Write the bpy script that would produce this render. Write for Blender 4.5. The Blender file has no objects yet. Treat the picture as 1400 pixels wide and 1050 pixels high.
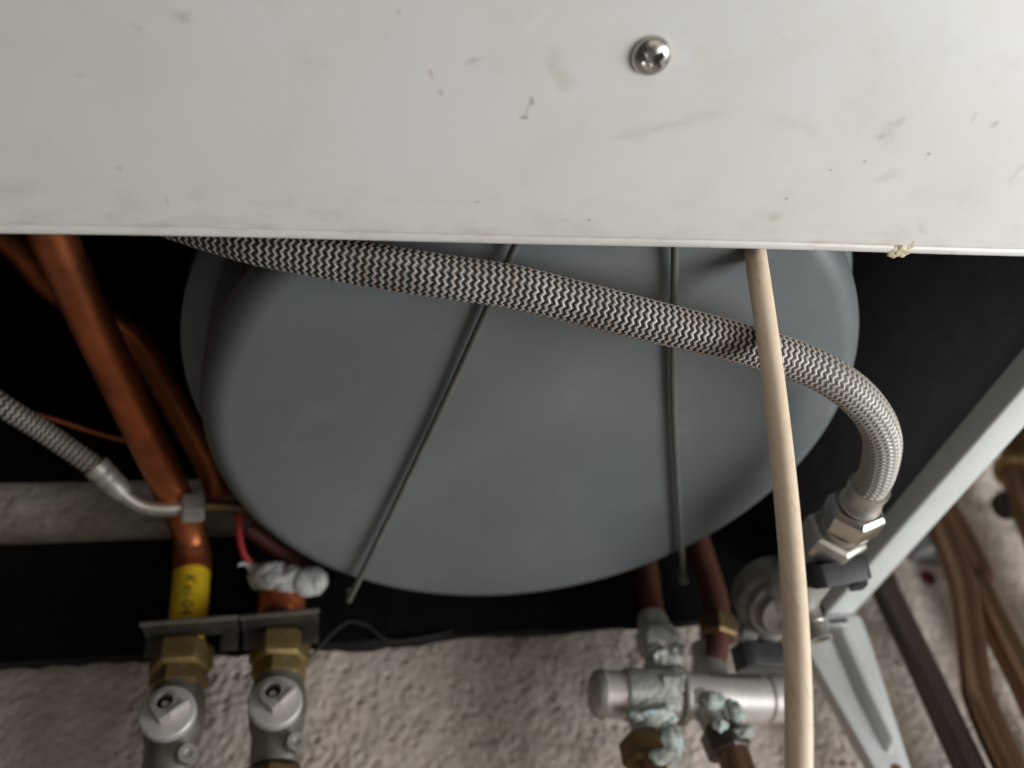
import bpy, bmesh, math, random
import numpy as np
from mathutils import Vector, Matrix
random.seed(4); rng = np.random.default_rng(7)
scene = bpy.context.scene
col = scene.collection
# ------------------------------------------------------------------ camera, lamps, world
cam_d = bpy.data.cameras.new('camera'); cam = bpy.data.objects.new('camera', cam_d); col.objects.link(cam)
cam_d.sensor_width = 36; cam_d.lens = 30.343; cam_d.clip_start = .005; cam_d.clip_end = 50
right = Vector((.978225, -.148962, -.144518)); down = Vector((.000280, .697268, -.716811)); fwd = Vector((.207545, .701162, .682127))
m = Matrix((right, -down, -fwd)).transposed().to_4x4(); m.translation = (0, -.451, -.22)
cam.matrix_world = m
cam_d.dof.use_dof = True; cam_d.dof.focus_distance = .295; cam_d.dof.aperture_fstop = 6.0
scene.camera = cam
w = bpy.data.worlds.new('World'); scene.world = w; w.use_nodes = True
w.node_tree.nodes['Background'].inputs[0].default_value = (.50, .47, .43, 1)
w.node_tree.nodes['Background'].inputs[1].default_value = .06
def area_lamp(name, loc, target, sx, sy, power, color):
    d = bpy.data.lights.new(name, 'AREA'); d.shape = 'RECTANGLE'; d.size = sx; d.size_y = sy; d.energy = power; d.color = color
    o = bpy.data.objects.new(name, d); col.objects.link(o); o.location = loc
    o.rotation_euler = (Vector(target) - Vector(loc)).to_track_quat('-Z', 'Y').to_euler(); return o
area_lamp('window_light', (.72, -.40, -.50), (.12, -.2, 0), .36, .46, 6.2, (.96, .99, 1.0))
area_lamp('room_bounce', (.35, -1.5, -.9), (.1, -.15, 0), 1.4, 1.0, 3.6, (1.0, .92, .83))
vs = scene.view_settings
vs.view_transform = 'Standard'; vs.look = 'None'; vs.exposure = .15; vs.gamma = 1; vs.use_curve_mapping = False

# ------------------------------------------------------------------ helpers
def mm(*p): return Vector((p[0] / 1000, p[1] / 1000, p[2] / 1000))
def MM(L): return [mm(*p) for p in L]
def thing(name, label, cat, loc=(0, 0, 0), group=None):
    o = bpy.data.objects.new(name, None); col.objects.link(o); o.location = loc; o.empty_display_size = .02
    o['label'] = label; o['category'] = cat
    if group: o['group'] = group
    return o
def root_loc(o):
    while o.parent: o = o.parent
    return o.location
def make(name, geo, mat, parent=None, smooth=True, sharp=35, label=None, bevel=0, loc=None):
    """geo = (verts, faces) in world metres -> one mesh object (child of parent, or top level with origin loc)"""
    vsx, fs = geo
    base = Vector(root_loc(parent)) if parent else (Vector(loc) if loc is not None else Vector((0, 0, 0)))
    me = bpy.data.meshes.new(name)
    me.from_pydata([tuple(Vector(v) - base) for v in vsx], [], fs); me.validate(); me.update()
    bm = bmesh.new(); bm.from_mesh(me)
    bmesh.ops.remove_doubles(bm, verts=bm.verts, dist=1e-6)
    bmesh.ops.recalc_face_normals(bm, faces=bm.faces)
    if bevel:
        ed = [e for e in bm.edges if len(e.link_faces) == 2 and e.calc_face_angle(0) > math.radians(25)]
        bmesh.ops.bevel(bm, geom=ed, offset=bevel, segments=2, affect='EDGES', profile=.6, clamp_overlap=True)
    bm.to_mesh(me); bm.free()
    if smooth:
        me.shade_smooth()
        try: me.set_sharp_from_angle(angle=math.radians(sharp))
        except Exception: pass
    o = bpy.data.objects.new(name, me); col.objects.link(o)
    me.materials.append(mat)
    if parent: o.parent = parent
    elif loc is not None: o.location = base
    if label: o['label'] = label
    return o
def tag(o, label, cat, group=None):
    o['label'] = label; o['category'] = cat
    if group: o['group'] = group
    return o
def join(*gs):
    V, F = [], []
    for v, f in gs:
        n = len(V); V += list(v); F += [[i + n for i in q] for q in f]
    return V, F
def spline(pts, step):
    pts = [Vector(p) for p in pts]
    P = [pts[0] * 2 - pts[1]] + pts + [pts[-1] * 2 - pts[-2]]
    out = []
    for i in range(1, len(P) - 2):
        a, b, c, d = P[i - 1:i + 3]; n = max(2, int((c - b).length / step))
        ta = (c - a) * .5; tb = (d - b) * .5
        for k in range(n):
            t = k / n; t2 = t * t; t3 = t2 * t
            out.append(b * (2 * t3 - 3 * t2 + 1) + ta * (t3 - 2 * t2 + t) + c * (3 * t2 - 2 * t3) + tb * (t3 - t2))
    out.append(pts[-1]); return out
def frames(pts):
    T = []
    for i in range(len(pts)):
        a = pts[max(0, i - 1)]; b = pts[min(len(pts) - 1, i + 1)]; T.append((b - a).normalized())
    n = T[0].orthogonal().normalized(); N = []
    for t in T:
        n = (n - t * n.dot(t)).normalized(); N.append(n)
    return T, N
def tube(pts, r, seg=20, step=.003, straight=False, caps=True, rfun=None):
    C = [Vector(p) for p in pts] if straight else spline(pts, step)
    T, N = frames(C); V, F = [], []
    for i, c in enumerate(C):
        b = T[i].cross(N[i])
        for k in range(seg):
            a = 2 * math.pi * k / seg; rr = r if rfun is None else r * rfun(i / (len(C) - 1), a)
            V.append(c + (N[i] * math.cos(a) + b * math.sin(a)) * rr)
    for i in range(len(C) - 1):
        for k in range(seg):
            k2 = (k + 1) % seg
            F.append([i * seg + k, i * seg + k2, (i + 1) * seg + k2, (i + 1) * seg + k])
    if caps:
        F.append(list(range(seg))[::-1]); F.append([(len(C) - 1) * seg + k for k in range(seg)])
    return V, F
def lathe(origin, axis, prof, seg=40, closed=True, start=0.0, xdir=None):
    """prof = [(radius, along)] in mm along axis from origin"""
    o = Vector(origin); ax = Vector(axis).normalized()
    u = Vector(xdir) if xdir is not None else ax.orthogonal()
    u = (u - ax * u.dot(ax)).normalized(); v = ax.cross(u)
    V, F = [], []
    for r, h in prof:
        for k in range(seg):
            a = 2 * math.pi * k / seg + start
            V.append(o + ax * (h / 1000) + (u * math.cos(a) + v * math.sin(a)) * (r / 1000))
    for i in range(len(prof) - 1):
        for k in range(seg):
            k2 = (k + 1) % seg
            F.append([i * seg + k, i * seg + k2, (i + 1) * seg + k2, (i + 1) * seg + k])
    if closed:
        F.append(list(range(seg))[::-1]); F.append([(len(prof) - 1) * seg + k for k in range(seg)])
    return V, F
def hexnut(origin, axis, R, h, xdir=None, start=0.0, ch=1.2):
    """chamfered hex prism centred on origin; R, h in mm"""
    s, c = [], []
    return lathe(Vector(origin) - Vector(axis).normalized() * (h / 2000), axis, [(R * .86, 0), (R, ch), (R, h - ch), (R * .86, h)], seg=6, xdir=xdir, start=start)
def box(c, s, rot=None):
    c = Vector(c); V = []
    for x in (-.5, .5):
        for y in (-.5, .5):
            for z in (-.5, .5):
                p = Vector((x * s[0], y * s[1], z * s[2]))
                if rot is not None: p = rot @ p
                V.append(c + p)
    F = [[0, 1, 3, 2], [4, 6, 7, 5], [0, 4, 5, 1], [2, 3, 7, 6], [0, 2, 6, 4], [1, 5, 7, 3]]
    return V, F
def prism(poly, d):
    """polygon (3D, planar) extruded along d"""
    n = len(poly); d = Vector(d)
    V = [Vector(p) for p in poly] + [Vector(p) + d for p in poly]
    F = [list(range(n))[::-1], [n + i for i in range(n)]] + [[i, (i + 1) % n, n + (i + 1) % n, n + i] for i in range(n)]
    return V, F
def blob(c, r, seed, amp=.22, sub=4, scale=(1, 1, 1)):
    bm = bmesh.new(); bmesh.ops.create_icosphere(bm, subdivisions=sub, radius=1)
    rr = np.random.default_rng(seed); ks = rr.normal(size=(9, 3)) * 3.0; ph = rr.uniform(0, 6.28, 9)
    V = []
    for v in bm.verts:
        p = np.array(v.co); h = sum(math.sin(float(k @ p) + q) for k, q in zip(ks, ph)) / 4.5
        h2 = sum(math.sin(float(k @ p) * 4.1 + q * 2) for k, q in zip(ks, ph)) / 4.5; q = v.co * (1 + amp * h + amp * .35 * h2)
        V.append(Vector(c) + Vector((q.x * scale[0], q.y * scale[1], q.z * scale[2])) * (r / 1000))
    F = [[v.index for v in f.verts] for f in bm.faces]; bm.free(); return V, F
def cut(o, geo):
    """boolean difference of mesh object o with a closed shape, applied"""
    base = Vector(root_loc(o)) if o.parent else o.location
    me = bpy.data.meshes.new('cut'); me.from_pydata([tuple(Vector(v) - base) for v in geo[0]], [], geo[1])
    bm = bmesh.new(); bm.from_mesh(me); bmesh.ops.recalc_face_normals(bm, faces=bm.faces); bm.to_mesh(me); bm.free()
    c = bpy.data.objects.new('cut', me); col.objects.link(c)
    par = o.parent; lo = o.location.copy(); o.parent = None; o.location = (0, 0, 0)
    md = o.modifiers.new('b', 'BOOLEAN'); md.object = c; md.operation = 'DIFFERENCE'; md.solver = 'EXACT'
    dg = bpy.context.evaluated_depsgraph_get(); new = bpy.data.meshes.new_from_object(o.evaluated_get(dg))
    o.modifiers.clear(); old = o.data; nm = old.name; o.data = new; bpy.data.meshes.remove(old); new.name = nm
    o.parent = par; o.location = lo
    bpy.data.objects.remove(c); bpy.data.meshes.remove(me)
    try: o.data.set_sharp_from_angle(angle=math.radians(35))
    except Exception: pass

# ------------------------------------------------------------------ materials
class NT:
    def __init__(s, name):
        s.m = bpy.data.materials.new(name); s.m.use_nodes = True; s.t = s.m.node_tree; s.n = s.t.nodes; s.l = s.t.links
        s.b = s.n['Principled BSDF']; s._c = None
    def node(s, ty, **kw):
        x = s.n.new(ty)
        for k, v in kw.items():
            if k.startswith('i_'):
                key = k[2:].replace('_', ' ')
                x.inputs[key].default_value = v
            else: setattr(x, k, v)
        return x
    def link(s, a, b): s.l.new(a, b)
    def coord(s):
        if s._c is None: s._c = s.n.new('ShaderNodeTexCoord')
        return s._c.outputs['Object']
    def noise(s, scale, detail=3, rough=.5, stretch=None, dist=0):
        x = s.node('ShaderNodeTexNoise'); x.inputs['Scale'].default_value = scale; x.inputs['Detail'].default_value = detail
        x.inputs['Roughness'].default_value = rough; x.inputs['Distortion'].default_value = dist
        if stretch:
            mp = s.node('ShaderNodeMapping'); mp.inputs['Scale'].default_value = stretch; s.link(s.coord(), mp.inputs[0]); s.link(mp.outputs[0], x.inputs[0])
        else: s.link(s.coord(), x.inputs[0])
        return x.outputs[0]
    def ramp(s, src, a, b, c0=(0, 0, 0, 1), c1=(1, 1, 1, 1)):
        r = s.node('ShaderNodeValToRGB'); r.color_ramp.elements[0].position = a; r.color_ramp.elements[1].position = b
        r.color_ramp.elements[0].color = c0; r.color_ramp.elements[1].color = c1; s.link(src, r.inputs[0]); return r.outputs[0]
    def mix(s, fac, a, b, mode='MIX'):
        x = s.node('ShaderNodeMix', data_type='RGBA', blend_type=mode)
        for sock, v in ((x.inputs[0], fac), (x.inputs[6], a), (x.inputs[7], b)):
            if isinstance(v, (int, float)): sock.default_value = v
            elif isinstance(v, tuple): sock.default_value = v if len(v) == 4 else (*v, 1)
            else: s.link(v, sock)
        return x.outputs[2]
    def math(s, op, a, b=None, c=None):
        x = s.node('ShaderNodeMath', operation=op)
        for i, v in enumerate((a, b, c)):
            if v is None: continue
            if isinstance(v, (int, float)): x.inputs[i].default_value = v
            else: s.link(v, x.inputs[i])
        return x.outputs[0]
    def set(s, **kw):
        for k, v in kw.items():
            sock = s.b.inputs[k.replace('_', ' ')]
            if isinstance(v, (int, float)): sock.default_value = v
            elif isinstance(v, tuple): sock.default_value = v if len(v) == 4 else (*v, 1)
            else: s.link(v, sock)
    def bump(s, h, strength, dist):
        x = s.node('ShaderNodeBump'); x.inputs['Strength'].default_value = strength; x.inputs['Distance'].default_value = dist
        s.link(h, x.inputs['Height']); s.link(x.outputs[0], s.b.inputs['Normal'])

def simple(name, c1, c2, scale, rough, metal=0, bump=0, r2=None, spec=.5):
    t = NT(name); n = t.noise(scale, 4, .6)
    t.set(Base_Color=t.mix(t.ramp(n, .35, .68), c1, c2), Metallic=metal)
    if r2 is None: t.set(Roughness=rough)
    else: t.set(Roughness=t.math('MULTIPLY_ADD', t.noise(scale * 2.3, 3), r2 - rough, rough))
    t.b.inputs['Specular IOR Level'].default_value = spec
    if bump: t.bump(t.noise(scale * 4, 4), bump, .0006)
    return t.m

# white enamel: marks is a list of (u, z, ru, rz, rot deg, (colour), strength), u along X
def enamel(name, base, marks, rough=.38):
    t = NT(name); c = t.coord()
    big = t.ramp(t.noise(9, 3, .55, (1, 1.6, 1)), .42, .72); fine = t.ramp(t.noise(60, 5, .65), .56, .74)
    colr = t.mix(t.math('MULTIPLY', big, .28), base, (base[0] * .86, base[1] * .80, base[2] * .68))
    colr = t.mix(t.math('MULTIPLY', fine, .10), colr, (.40, .33, .24))
    # scattered specks
    vo = t.node('ShaderNodeTexVoronoi'); vo.inputs['Scale'].default_value = 95; t.link(c, vo.inputs[0])
    sp = t.ramp(vo.outputs['Distance'], .035, .07, (1, 1, 1, 1), (0, 0, 0, 1))
    rnd = t.node('ShaderNodeSeparateColor'); t.link(vo.outputs['Color'], rnd.inputs[0])
    sp = t.math('MULTIPLY', sp, t.math('GREATER_THAN', rnd.outputs[0], .88))
    colr = t.mix(t.math('MULTIPLY', sp, .45), colr, (.22, .15, .11))
    pos = t.node('ShaderNodeSeparateXYZ'); t.link(c, pos.inputs[0])
    er = t.node('ShaderNodeMapRange'); er.inputs[1].default_value = -.060; er.inputs[2].default_value = -.036; t.link(pos.outputs[1], er.inputs[0])
    gr = t.math('MULTIPLY', t.ramp(t.noise(110, 5, .7, (.5, 1.4, 1)), .50, .68), t.math('MULTIPLY', er.outputs[0], .38)); colr = t.mix(gr, colr, (.42, .33, .23))
    hz = t.ramp(t.noise(24, 5, .6, (1, 1, 1), .8), .50, .75); colr = t.mix(t.math('MULTIPLY', hz, .22), colr, (.62, .53, .44))
    sep = t.node('ShaderNodeSeparateXYZ')
    wob = t.node('ShaderNodeTexNoise'); wob.inputs['Scale'].default_value = 190; wob.inputs['Detail'].default_value = 3; t.link(c, wob.inputs[0])
    wv = t.node('ShaderNodeVectorMath', operation='MULTIPLY_ADD'); t.link(wob.outputs['Color'], wv.inputs[0])
    wv.inputs[1].default_value = (.006, .006, .006); t.link(c, wv.inputs[2])
    t.link(wv.outputs[0], sep.inputs[0])
    for (u, z, ru, rz, rot, mc, st) in marks:
        du = t.math('SUBTRACT', sep.outputs[0], u + .003); dz = t.math('SUBTRACT', sep.outputs[1], z + .003)
        ca, sa = math.cos(math.radians(rot)), math.sin(math.radians(rot))
        a = t.math('DIVIDE', t.math('ADD', t.math('MULTIPLY', du, ca), t.math('MULTIPLY', dz, sa)), ru)
        b = t.math('DIVIDE', t.math('SUBTRACT', t.math('MULTIPLY', dz, ca), t.math('MULTIPLY', du, sa)), rz)
        d = t.math('SQRT', t.math('ADD', t.math('MULTIPLY', a, a), t.math('MULTIPLY', b, b)))
        msk = t.math('MULTIPLY', t.ramp(d, .20, 1.0, (1, 1, 1, 1), (0, 0, 0, 1)), st * (.72 if ru < .004 else .55))
        colr = t.mix(msk, colr, mc)
    t.set(Base_Color=colr, Roughness=t.math('MULTIPLY_ADD', t.noise(40, 4), .22, rough - .1))
    t.bump(t.noise(420, 2), .06, .0005)
    return t.m
BR = (.30, .20, .12); GR = (.36, .33, .28); YL = (.50, .42, .28); PK = (.46, .33, .27)
M = {}
# marks on the bottom panel: x, y, half sizes, turn, colour, strength
PANEL_MARKS = [
    (.0552, -.3378, .0012, .0018, 0, BR, .9), (.0546, -.3352, .0006, .0022, -10, BR, .75), (.0538, -.3332, .0016, .0009, 0, BR, .85),
    (.0382, -.3482, .0032, .0010, -25, GR, .6), (.0302, -.3390, .0009, .0013, 0, BR, .6), (.0269, -.3432, .0008, .0009, 0, BR, .6),
    (.0600, -.3480, .0030, .0085, -30, YL, .38), (.0640, -.3440, .0050, .0030, 0, YL, .38), (.0530, -.3600, .0018, .0090, 35, (.86, .85, .82), .25),
    (.0960, -.3330, .0150, .0028, -14, YL, .42), (.0860, -.3290, .0080, .0020, -4, YL, .38), (.1080, -.3380, .0120, .0026, -20, YL, .25),
    (.1684, -.3362, .0046, .0058, -35, GR, .42), (.1660, -.3336, .0024, .0014, 10, GR, .50), (.1705, -.3400, .0014, .0030, 0, GR, .4), (.1762, -.3211, .0058, .0026, -18, GR, .36),
    (.1861, -.3297, .0010, .0011, 0, (.16, .13, .13), .75), (.1939, -.3434, .0012, .0030, 0, BR, .35), (.2023, -.3418, .0024, .0013, -30, BR, .5),
    (.1433, -.3034, .0030, .0028, 0, YL, .55), (.2167, -.2923, .0022, .0012, 0, PK, .6), (.1628, -.2935, .0034, .0011, -8, PK, .6),
    (-.0353, -.3538, .0024, .0022, 0, BR, .42), (-.0461, -.3508, .0018, .0014, 10, BR, .40), (.0447, -.3040, .0012, .0006, 0, BR, .6),
    (.0955, -.3547, .0032, .0042, 10, (.88, .88, .88), .35), (-.0570, -.3099, .0014, .0012, 0, BR, .42), (-.0550, -.2980, .0080, .0055, 0, PK, .30),
    (-.0449, -.2998, .0010, .0026, 0, BR, .28), (-.0846, -.3013, .0120, .0042, -10, PK, .32), (.1986, -.3022, .0020, .0060, -40, YL, .35),
    (.2216, -.3251, .0012, .0060, 0, BR, .22), (-.0613, -.3363, .0014, .0012, 0, GR, .45), (.1350, -.3364, .0130, .0035, 8, PK, .18), (.0800, -.2905, .20, .0010, 0, PK, .22),
    (.2080, -.3150, .0040, .0050, 20, GR, .16), (.0780, -.3545, .0050, .0050, 0, (.62, .50, .42), .22),
]
M['seal'] = simple('brown_sealant', (.46, .37, .20), (.70, .65, .50), 300, .45, 0, .5)
M['near_black'] = simple('near_black_matte', (.004, .004, .004), (.008, .0075, .007), 90, .95, 0, .3, spec=.05)
M['foam'] = simple('black_foam', (.15, .153, .165), (.19, .193, .205), 60, .95, 0, .3, spec=.1)
M['dark_paint'] = simple('dark_grey_paint', (.012, .011, .010), (.026, .024, .022), 40, .7, 0, .1, spec=.3)
M['side_paint'] = simple('side_enamel', (.66, .68, .66), (.60, .61, .58), 22, .38, 0, .05)
M['grey_paint'] = simple('bracket_enamel', (.60, .605, .59), (.52, .525, .50), 26, .40, 0, .08)
t = NT('vessel_paint')
n1 = t.ramp(t.noise(9, 4, .6, (1, 1, .6)), .40, .72); n2 = t.ramp(t.noise(26, 5, .65), .58, .80)
cc = t.mix(n1, (.126, .139, .146), (.158, .170, .176)); cc = t.mix(t.math('MULTIPLY', n2, .30), cc, (.27, .262, .24))
scr = t.ramp(t.noise(34, 6, .75, (3.0, .5, 1), 1.2), .60, .72); cc = t.mix(t.math('MULTIPLY', scr, .14), cc, (.235, .235, .225))
sp1 = t.ramp(t.noise(330, 2, .5), .70, .76); cc = t.mix(t.math('MULTIPLY', sp1, .35), cc, (.06, .055, .045))
cc = t.mix(t.math('MULTIPLY', t.ramp(t.noise(5, 4, .6), .5, .70), .30), cc, (.150, .148, .138))
t.set(Base_Color=cc, Roughness=t.math('MULTIPLY_ADD', n1, .20, .34)); t.bump(t.noise(300, 3), .05, .0006); M['vessel'] = t.m
M['copper'] = simple('copper', (.62, .19, .075), (.27, .085, .038), 38, .34, .85, .12, .60)
M['copper_dark'] = simple('oxidised_copper', (.20, .118, .076), (.27, .155, .095), 30, .30, .86, .05, .46)
M['copper_brown'] = simple('brown_oxidised_pipe', (.060, .043, .036), (.085, .058, .045), 25, .36, .5, .08, .5)
M['copper_red'] = simple('red_copper', (.15, .055, .038), (.105, .04, .028), 30, .5, .5, .1)
M['brass'] = simple('dull_brass', (.42, .31, .13), (.27, .19, .075), 110, .36, .9, .2, .55)
M['brass_dark'] = simple('tarnished_brass', (.20, .13, .06), (.12, .078, .04), 110, .45, .8, .25, .6)
M['nickel'] = simple('nickel', (.66, .63, .57), (.52, .49, .43), 120, .30, .85, .12, .5)
M['nickel_dull'] = simple('dull_nickel', (.50, .47, .43), (.38, .35, .31), 140, .44, .6, .2, .6)
M['valve_body'] = simple('shaded_valve_body', (.27, .245, .20), (.17, .15, .12), 90, .42, .7, .25, .6)  # valve body's shadow put into its colour, darker than the cap
M['satin'] = simple('satin_nickel', (.64, .60, .56), (.54, .50, .46), 140, .40, .45, .12, .5)
M['steel'] = simple('zinc_steel', (.66, .64, .60), (.50, .48, .44), 150, .22, 1, .12, .4)
M['bracket_zinc'] = simple('dull_zinc', (.085, .076, .067), (.055, .048, .042), 90, .5, .7, .2)
M['rod'] = simple('rod_paint', (.12, .12, .112), (.16, .16, .145), 60, .5, .2, .1)
M['black'] = simple('black_plastic', (.016, .016, .018), (.026, .026, .028), 60, .42, 0, .15, .55)
M['white_plastic'] = simple('white_plastic', (.48, .475, .46), (.36, .35, .325), 140, .55, 0, .5)
M['grey_plastic'] = simple('pale_cast_metal', (.46, .45, .42), (.36, .345, .32), 120, .42, .35, .2)
M['cover'] = simple('brown_cast_cover', (.27, .24, .21), (.20, .175, .15), 120, .42, .5, .15)
M['red_wire'] = simple('red_wire', (.45, .03, .025), (.32, .02, .02), 80, .45)
M['red_plug'] = simple('red_plug', (.16, .02, .018), (.10, .015, .015), 80, .6)
M['grey_clip'] = simple('grey_clip', (.30, .31, .31), (.24, .24, .24), 80, .6)
M['yellow'] = simple('yellow_tape', (.74, .50, .02), (.62, .40, .015), 60, .42, 0, .08)
M['ink'] = simple('black_ink', (.03, .02, .012), (.05, .03, .02), 300, .6)
M['hole'] = simple('hole_shade', (.006, .006, .006), (.01, .01, .01), 90, .9, spec=.1)  # near-black stands in for the shade inside holes
t = NT('verdigris'); nn = t.ramp(t.noise(150, 4, .6), .38, .62)
cc = t.mix(nn, (.26, .255, .22), (.50, .56, .52)); n3 = t.ramp(t.noise(110, 3, .6), .54, .68); cc = t.mix(n3, cc, (.38, .62, .62))
t.set(Base_Color=cc, Roughness=.8); t.bump(t.noise(500, 5), .7, .0012); M['verdigris'] = t.m
t = NT('grey_scale'); nn = t.ramp(t.noise(120, 5, .6), .40, .65)
cc = t.mix(nn, (.34, .33, .295), (.54, .545, .50)); cc = t.mix(t.ramp(t.noise(60, 3), .6, .75), cc, (.33, .46, .45))
t.set(Base_Color=cc, Roughness=.55, Metallic=.35); t.bump(t.noise(400, 5), .6, .001); M['scale'] = t.m
# wood with lengthwise grain
t = NT('pale_wood'); g = t.noise(60, 5, .6, (6, 6, .35), .4); s2 = t.ramp(t.noise(200, 2, .5, (2.2, 2.2, .35)), .62, .72)
cc = t.mix(t.ramp(g, .35, .70), (.93, .76, .58), (.86, .66, .47)); cc = t.mix(t.math('MULTIPLY', s2, .30), cc, (.40, .25, .14))
t.set(Base_Color=cc, Roughness=.5); t.bump(g, .15, .0006); M['wood'] = t.m
# braid: stripe phase from the tube's UV (u = metres along, v = turns around)
def braid(name, pitch, waves, amp, light, dark, tight=None):
    t = NT(name); uv = t.node('ShaderNodeUVMap'); sp = t.node('ShaderNodeSeparateXYZ'); t.link(uv.outputs[0], sp.inputs[0])
    tri = t.math('PINGPONG', t.math('MULTIPLY', sp.outputs[1], float(waves)), .5)
    ph = t.math('ADD', t.math('DIVIDE', sp.outputs[0], pitch), t.math('MULTIPLY', tri, amp * 2))
    jit = t.noise(300, 2); ph = t.math('ADD', ph, t.math('MULTIPLY', jit, .22))
    st = t.math('PINGPONG', ph, .5)                      # 0 .. .5
    k = t.ramp(st, .24, .33)
    dirt = t.ramp(t.noise(30, 4, .65), .38, .66)
    lc = t.mix(dirt, light, (light[0] * .60, light[1] * .52, light[2] * .47))
    if tight:                                            # the braid closes up where the hose bends
        mr = t.node('ShaderNodeMapRange'); mr.inputs[1].default_value = tight[0]; mr.inputs[2].default_value = tight[1]; t.link(sp.outputs[0], mr.inputs[0])
        dark = t.mix(mr.outputs[0], dark, (.33, .315, .285)); lc = t.mix(mr.outputs[0], lc, (.50, .475, .42))
    t.set(Base_Color=t.mix(k, dark, lc), Metallic=t.math('MULTIPLY', k, .25), Roughness=.50)
    t.bump(t.math('SINE', t.math('MULTIPLY', st, math.pi)), .55, .0004)
    return t.m
M['braid'] = braid('steel_braid', .0024, 16, .42, (.76, .71, .68), (.013, .012, .012), (.25, .335))
M['braid_small'] = braid('small_steel_braid', .0026, 9, .35, (.66, .62, .55), (.05, .045, .04))
# rough plaster
t = NT('rough_plaster'); a = t.ramp(t.noise(60, 5, .65), .35, .68); bq = t.ramp(t.noise(14, 3, .5), .40, .65)
cc = t.mix(a, (.60, .51, .435), (.72, .64, .56)); cc = t.mix(t.math('MULTIPLY', bq, .4), cc, (.45, .37, .30))
cc = t.mix(t.math('MULTIPLY', t.ramp(t.noise(210, 2), .64, .72), .6), cc, (.26, .20, .16))
t.set(Base_Color=cc, Roughness=.92); t.b.inputs['Specular IOR Level'].default_value = .15; t.bump(t.noise(520, 5, .7), .8, .0012); M['wall'] = t.m

# ------------------------------------------------------------------ wall (relief as real geometry)
def band_noise(shape, step, lam, width, seed):
    r = np.random.default_rng(seed); F = np.fft.rfft2(r.normal(size=shape))
    ky = np.fft.fftfreq(shape[0], step)[:, None]; kx = np.fft.rfftfreq(shape[1], step)[None, :]
    k = np.sqrt(kx ** 2 + ky ** 2); F *= np.exp(-((k - 1 / lam) / (width / lam)) ** 2)
    a = np.fft.irfft2(F, s=shape); return a / a.std()
x0, x1, z0, z1, st = -.40, .72, -.34, .34, .0015
nx, nz = int((x1 - x0) / st), int((z1 - z0) / st)
hgt = band_noise((nz, nx), st, .0058, .5, 1) * .00030 + band_noise((nz, nx), st, .018, .5, 2) * .00028 + band_noise((nz, nx), st, .09, .6, 3) * .0007
pit = band_noise((nz, nx), st, .0056, .5, 5); hgt -= np.clip(pit - 1.35, 0, 2) * .0017
X, Zg = np.meshgrid(np.linspace(x0, x1, nx), np.linspace(z0, z1, nz))
co = np.stack([X, -hgt, Zg], -1).reshape(-1, 3)
idx = np.arange(nx * nz).reshape(nz, nx)
fq = np.stack([idx[:-1, :-1], idx[:-1, 1:], idx[1:, 1:], idx[1:, :-1]], -1).reshape(-1, 4)
me = bpy.data.meshes.new('wall'); me.vertices.add(len(co)); me.vertices.foreach_set('co', co.ravel())
me.loops.add(fq.size); me.loops.foreach_set('vertex_index', fq.ravel())
me.polygons.add(len(fq)); me.polygons.foreach_set('loop_start', np.arange(0, fq.size, 4)); me.update(calc_edges=True); me.validate()
me.shade_smooth(); me.materials.append(M['wall'])
wall = bpy.data.objects.new('wall', me); col.objects.link(wall); wall['kind'] = 'structure'

# ------------------------------------------------------------------ boiler casing
def ey(x): return -.2869 - .0162 * x           # rear edge of the bottom panel, a degree off square
def sx(y): return .3021 - .0469 * (y + .03)    # outer face of the right side panel
FY = -.425
casing = thing('boiler_casing', 'white enamelled boiler casing with one screw in its stained bottom panel', 'boiler', (.05, -.25, 0))
# bottom panel: thin sheet with a shallow bend line before its rear edge, edge turned up; swept along X
sec = [(None, 0.0), (-.0300, 0.0), (-.0052, 0.0), (-.0043, .00012), (-.0037, .00050), (-.0032, .00020), (-.0026, 0.0)]
for k in range(1, 7):
    a = math.radians(15 * k); sec.append((-.0022 + .0022 * math.sin(a), .0022 - .0022 * math.cos(a)))
sec += [(0, .005), (-.0011, .005), (-.0012, .0024), (-.0026, .0012), (None, .0012)]
xs = np.linspace(-.2295, .3105, 40); V, F = [], []
for x in xs:
    for (dy, z) in sec:
        y = FY + .001 if dy is None else ey(x) + dy + .0003 * math.sin(x * 31)
        V.append(Vector((x, y, z + (0 if dy is None else .0005 * math.sin(x * 17 + 1)))))
n = len(sec)
for i in range(len(xs) - 1):
    for k in range(n):
        k2 = (k + 1) % n; F.append([i * n + k, i * n + k2, (i + 1) * n + k2, (i + 1) * n + k])
F.append(list(range(n))); F.append([(len(xs) - 1) * n + k for k in range(n)])
off = casing.location
marks = [(u - off.x, z - off.y, a, b, r, c, s) for (u, z, a, b, r, c, s) in PANEL_MARKS]
M['enamel'] = enamel('white_enamel', (.76, .735, .695), marks)
front = make('bottom_panel', (V, F), M['enamel'], casing, sharp=40)
make('front_panel', box((.0435, FY - .0004, .31), (.551, .0012, .62)), M['side_paint'], casing, bevel=.0002)
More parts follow.
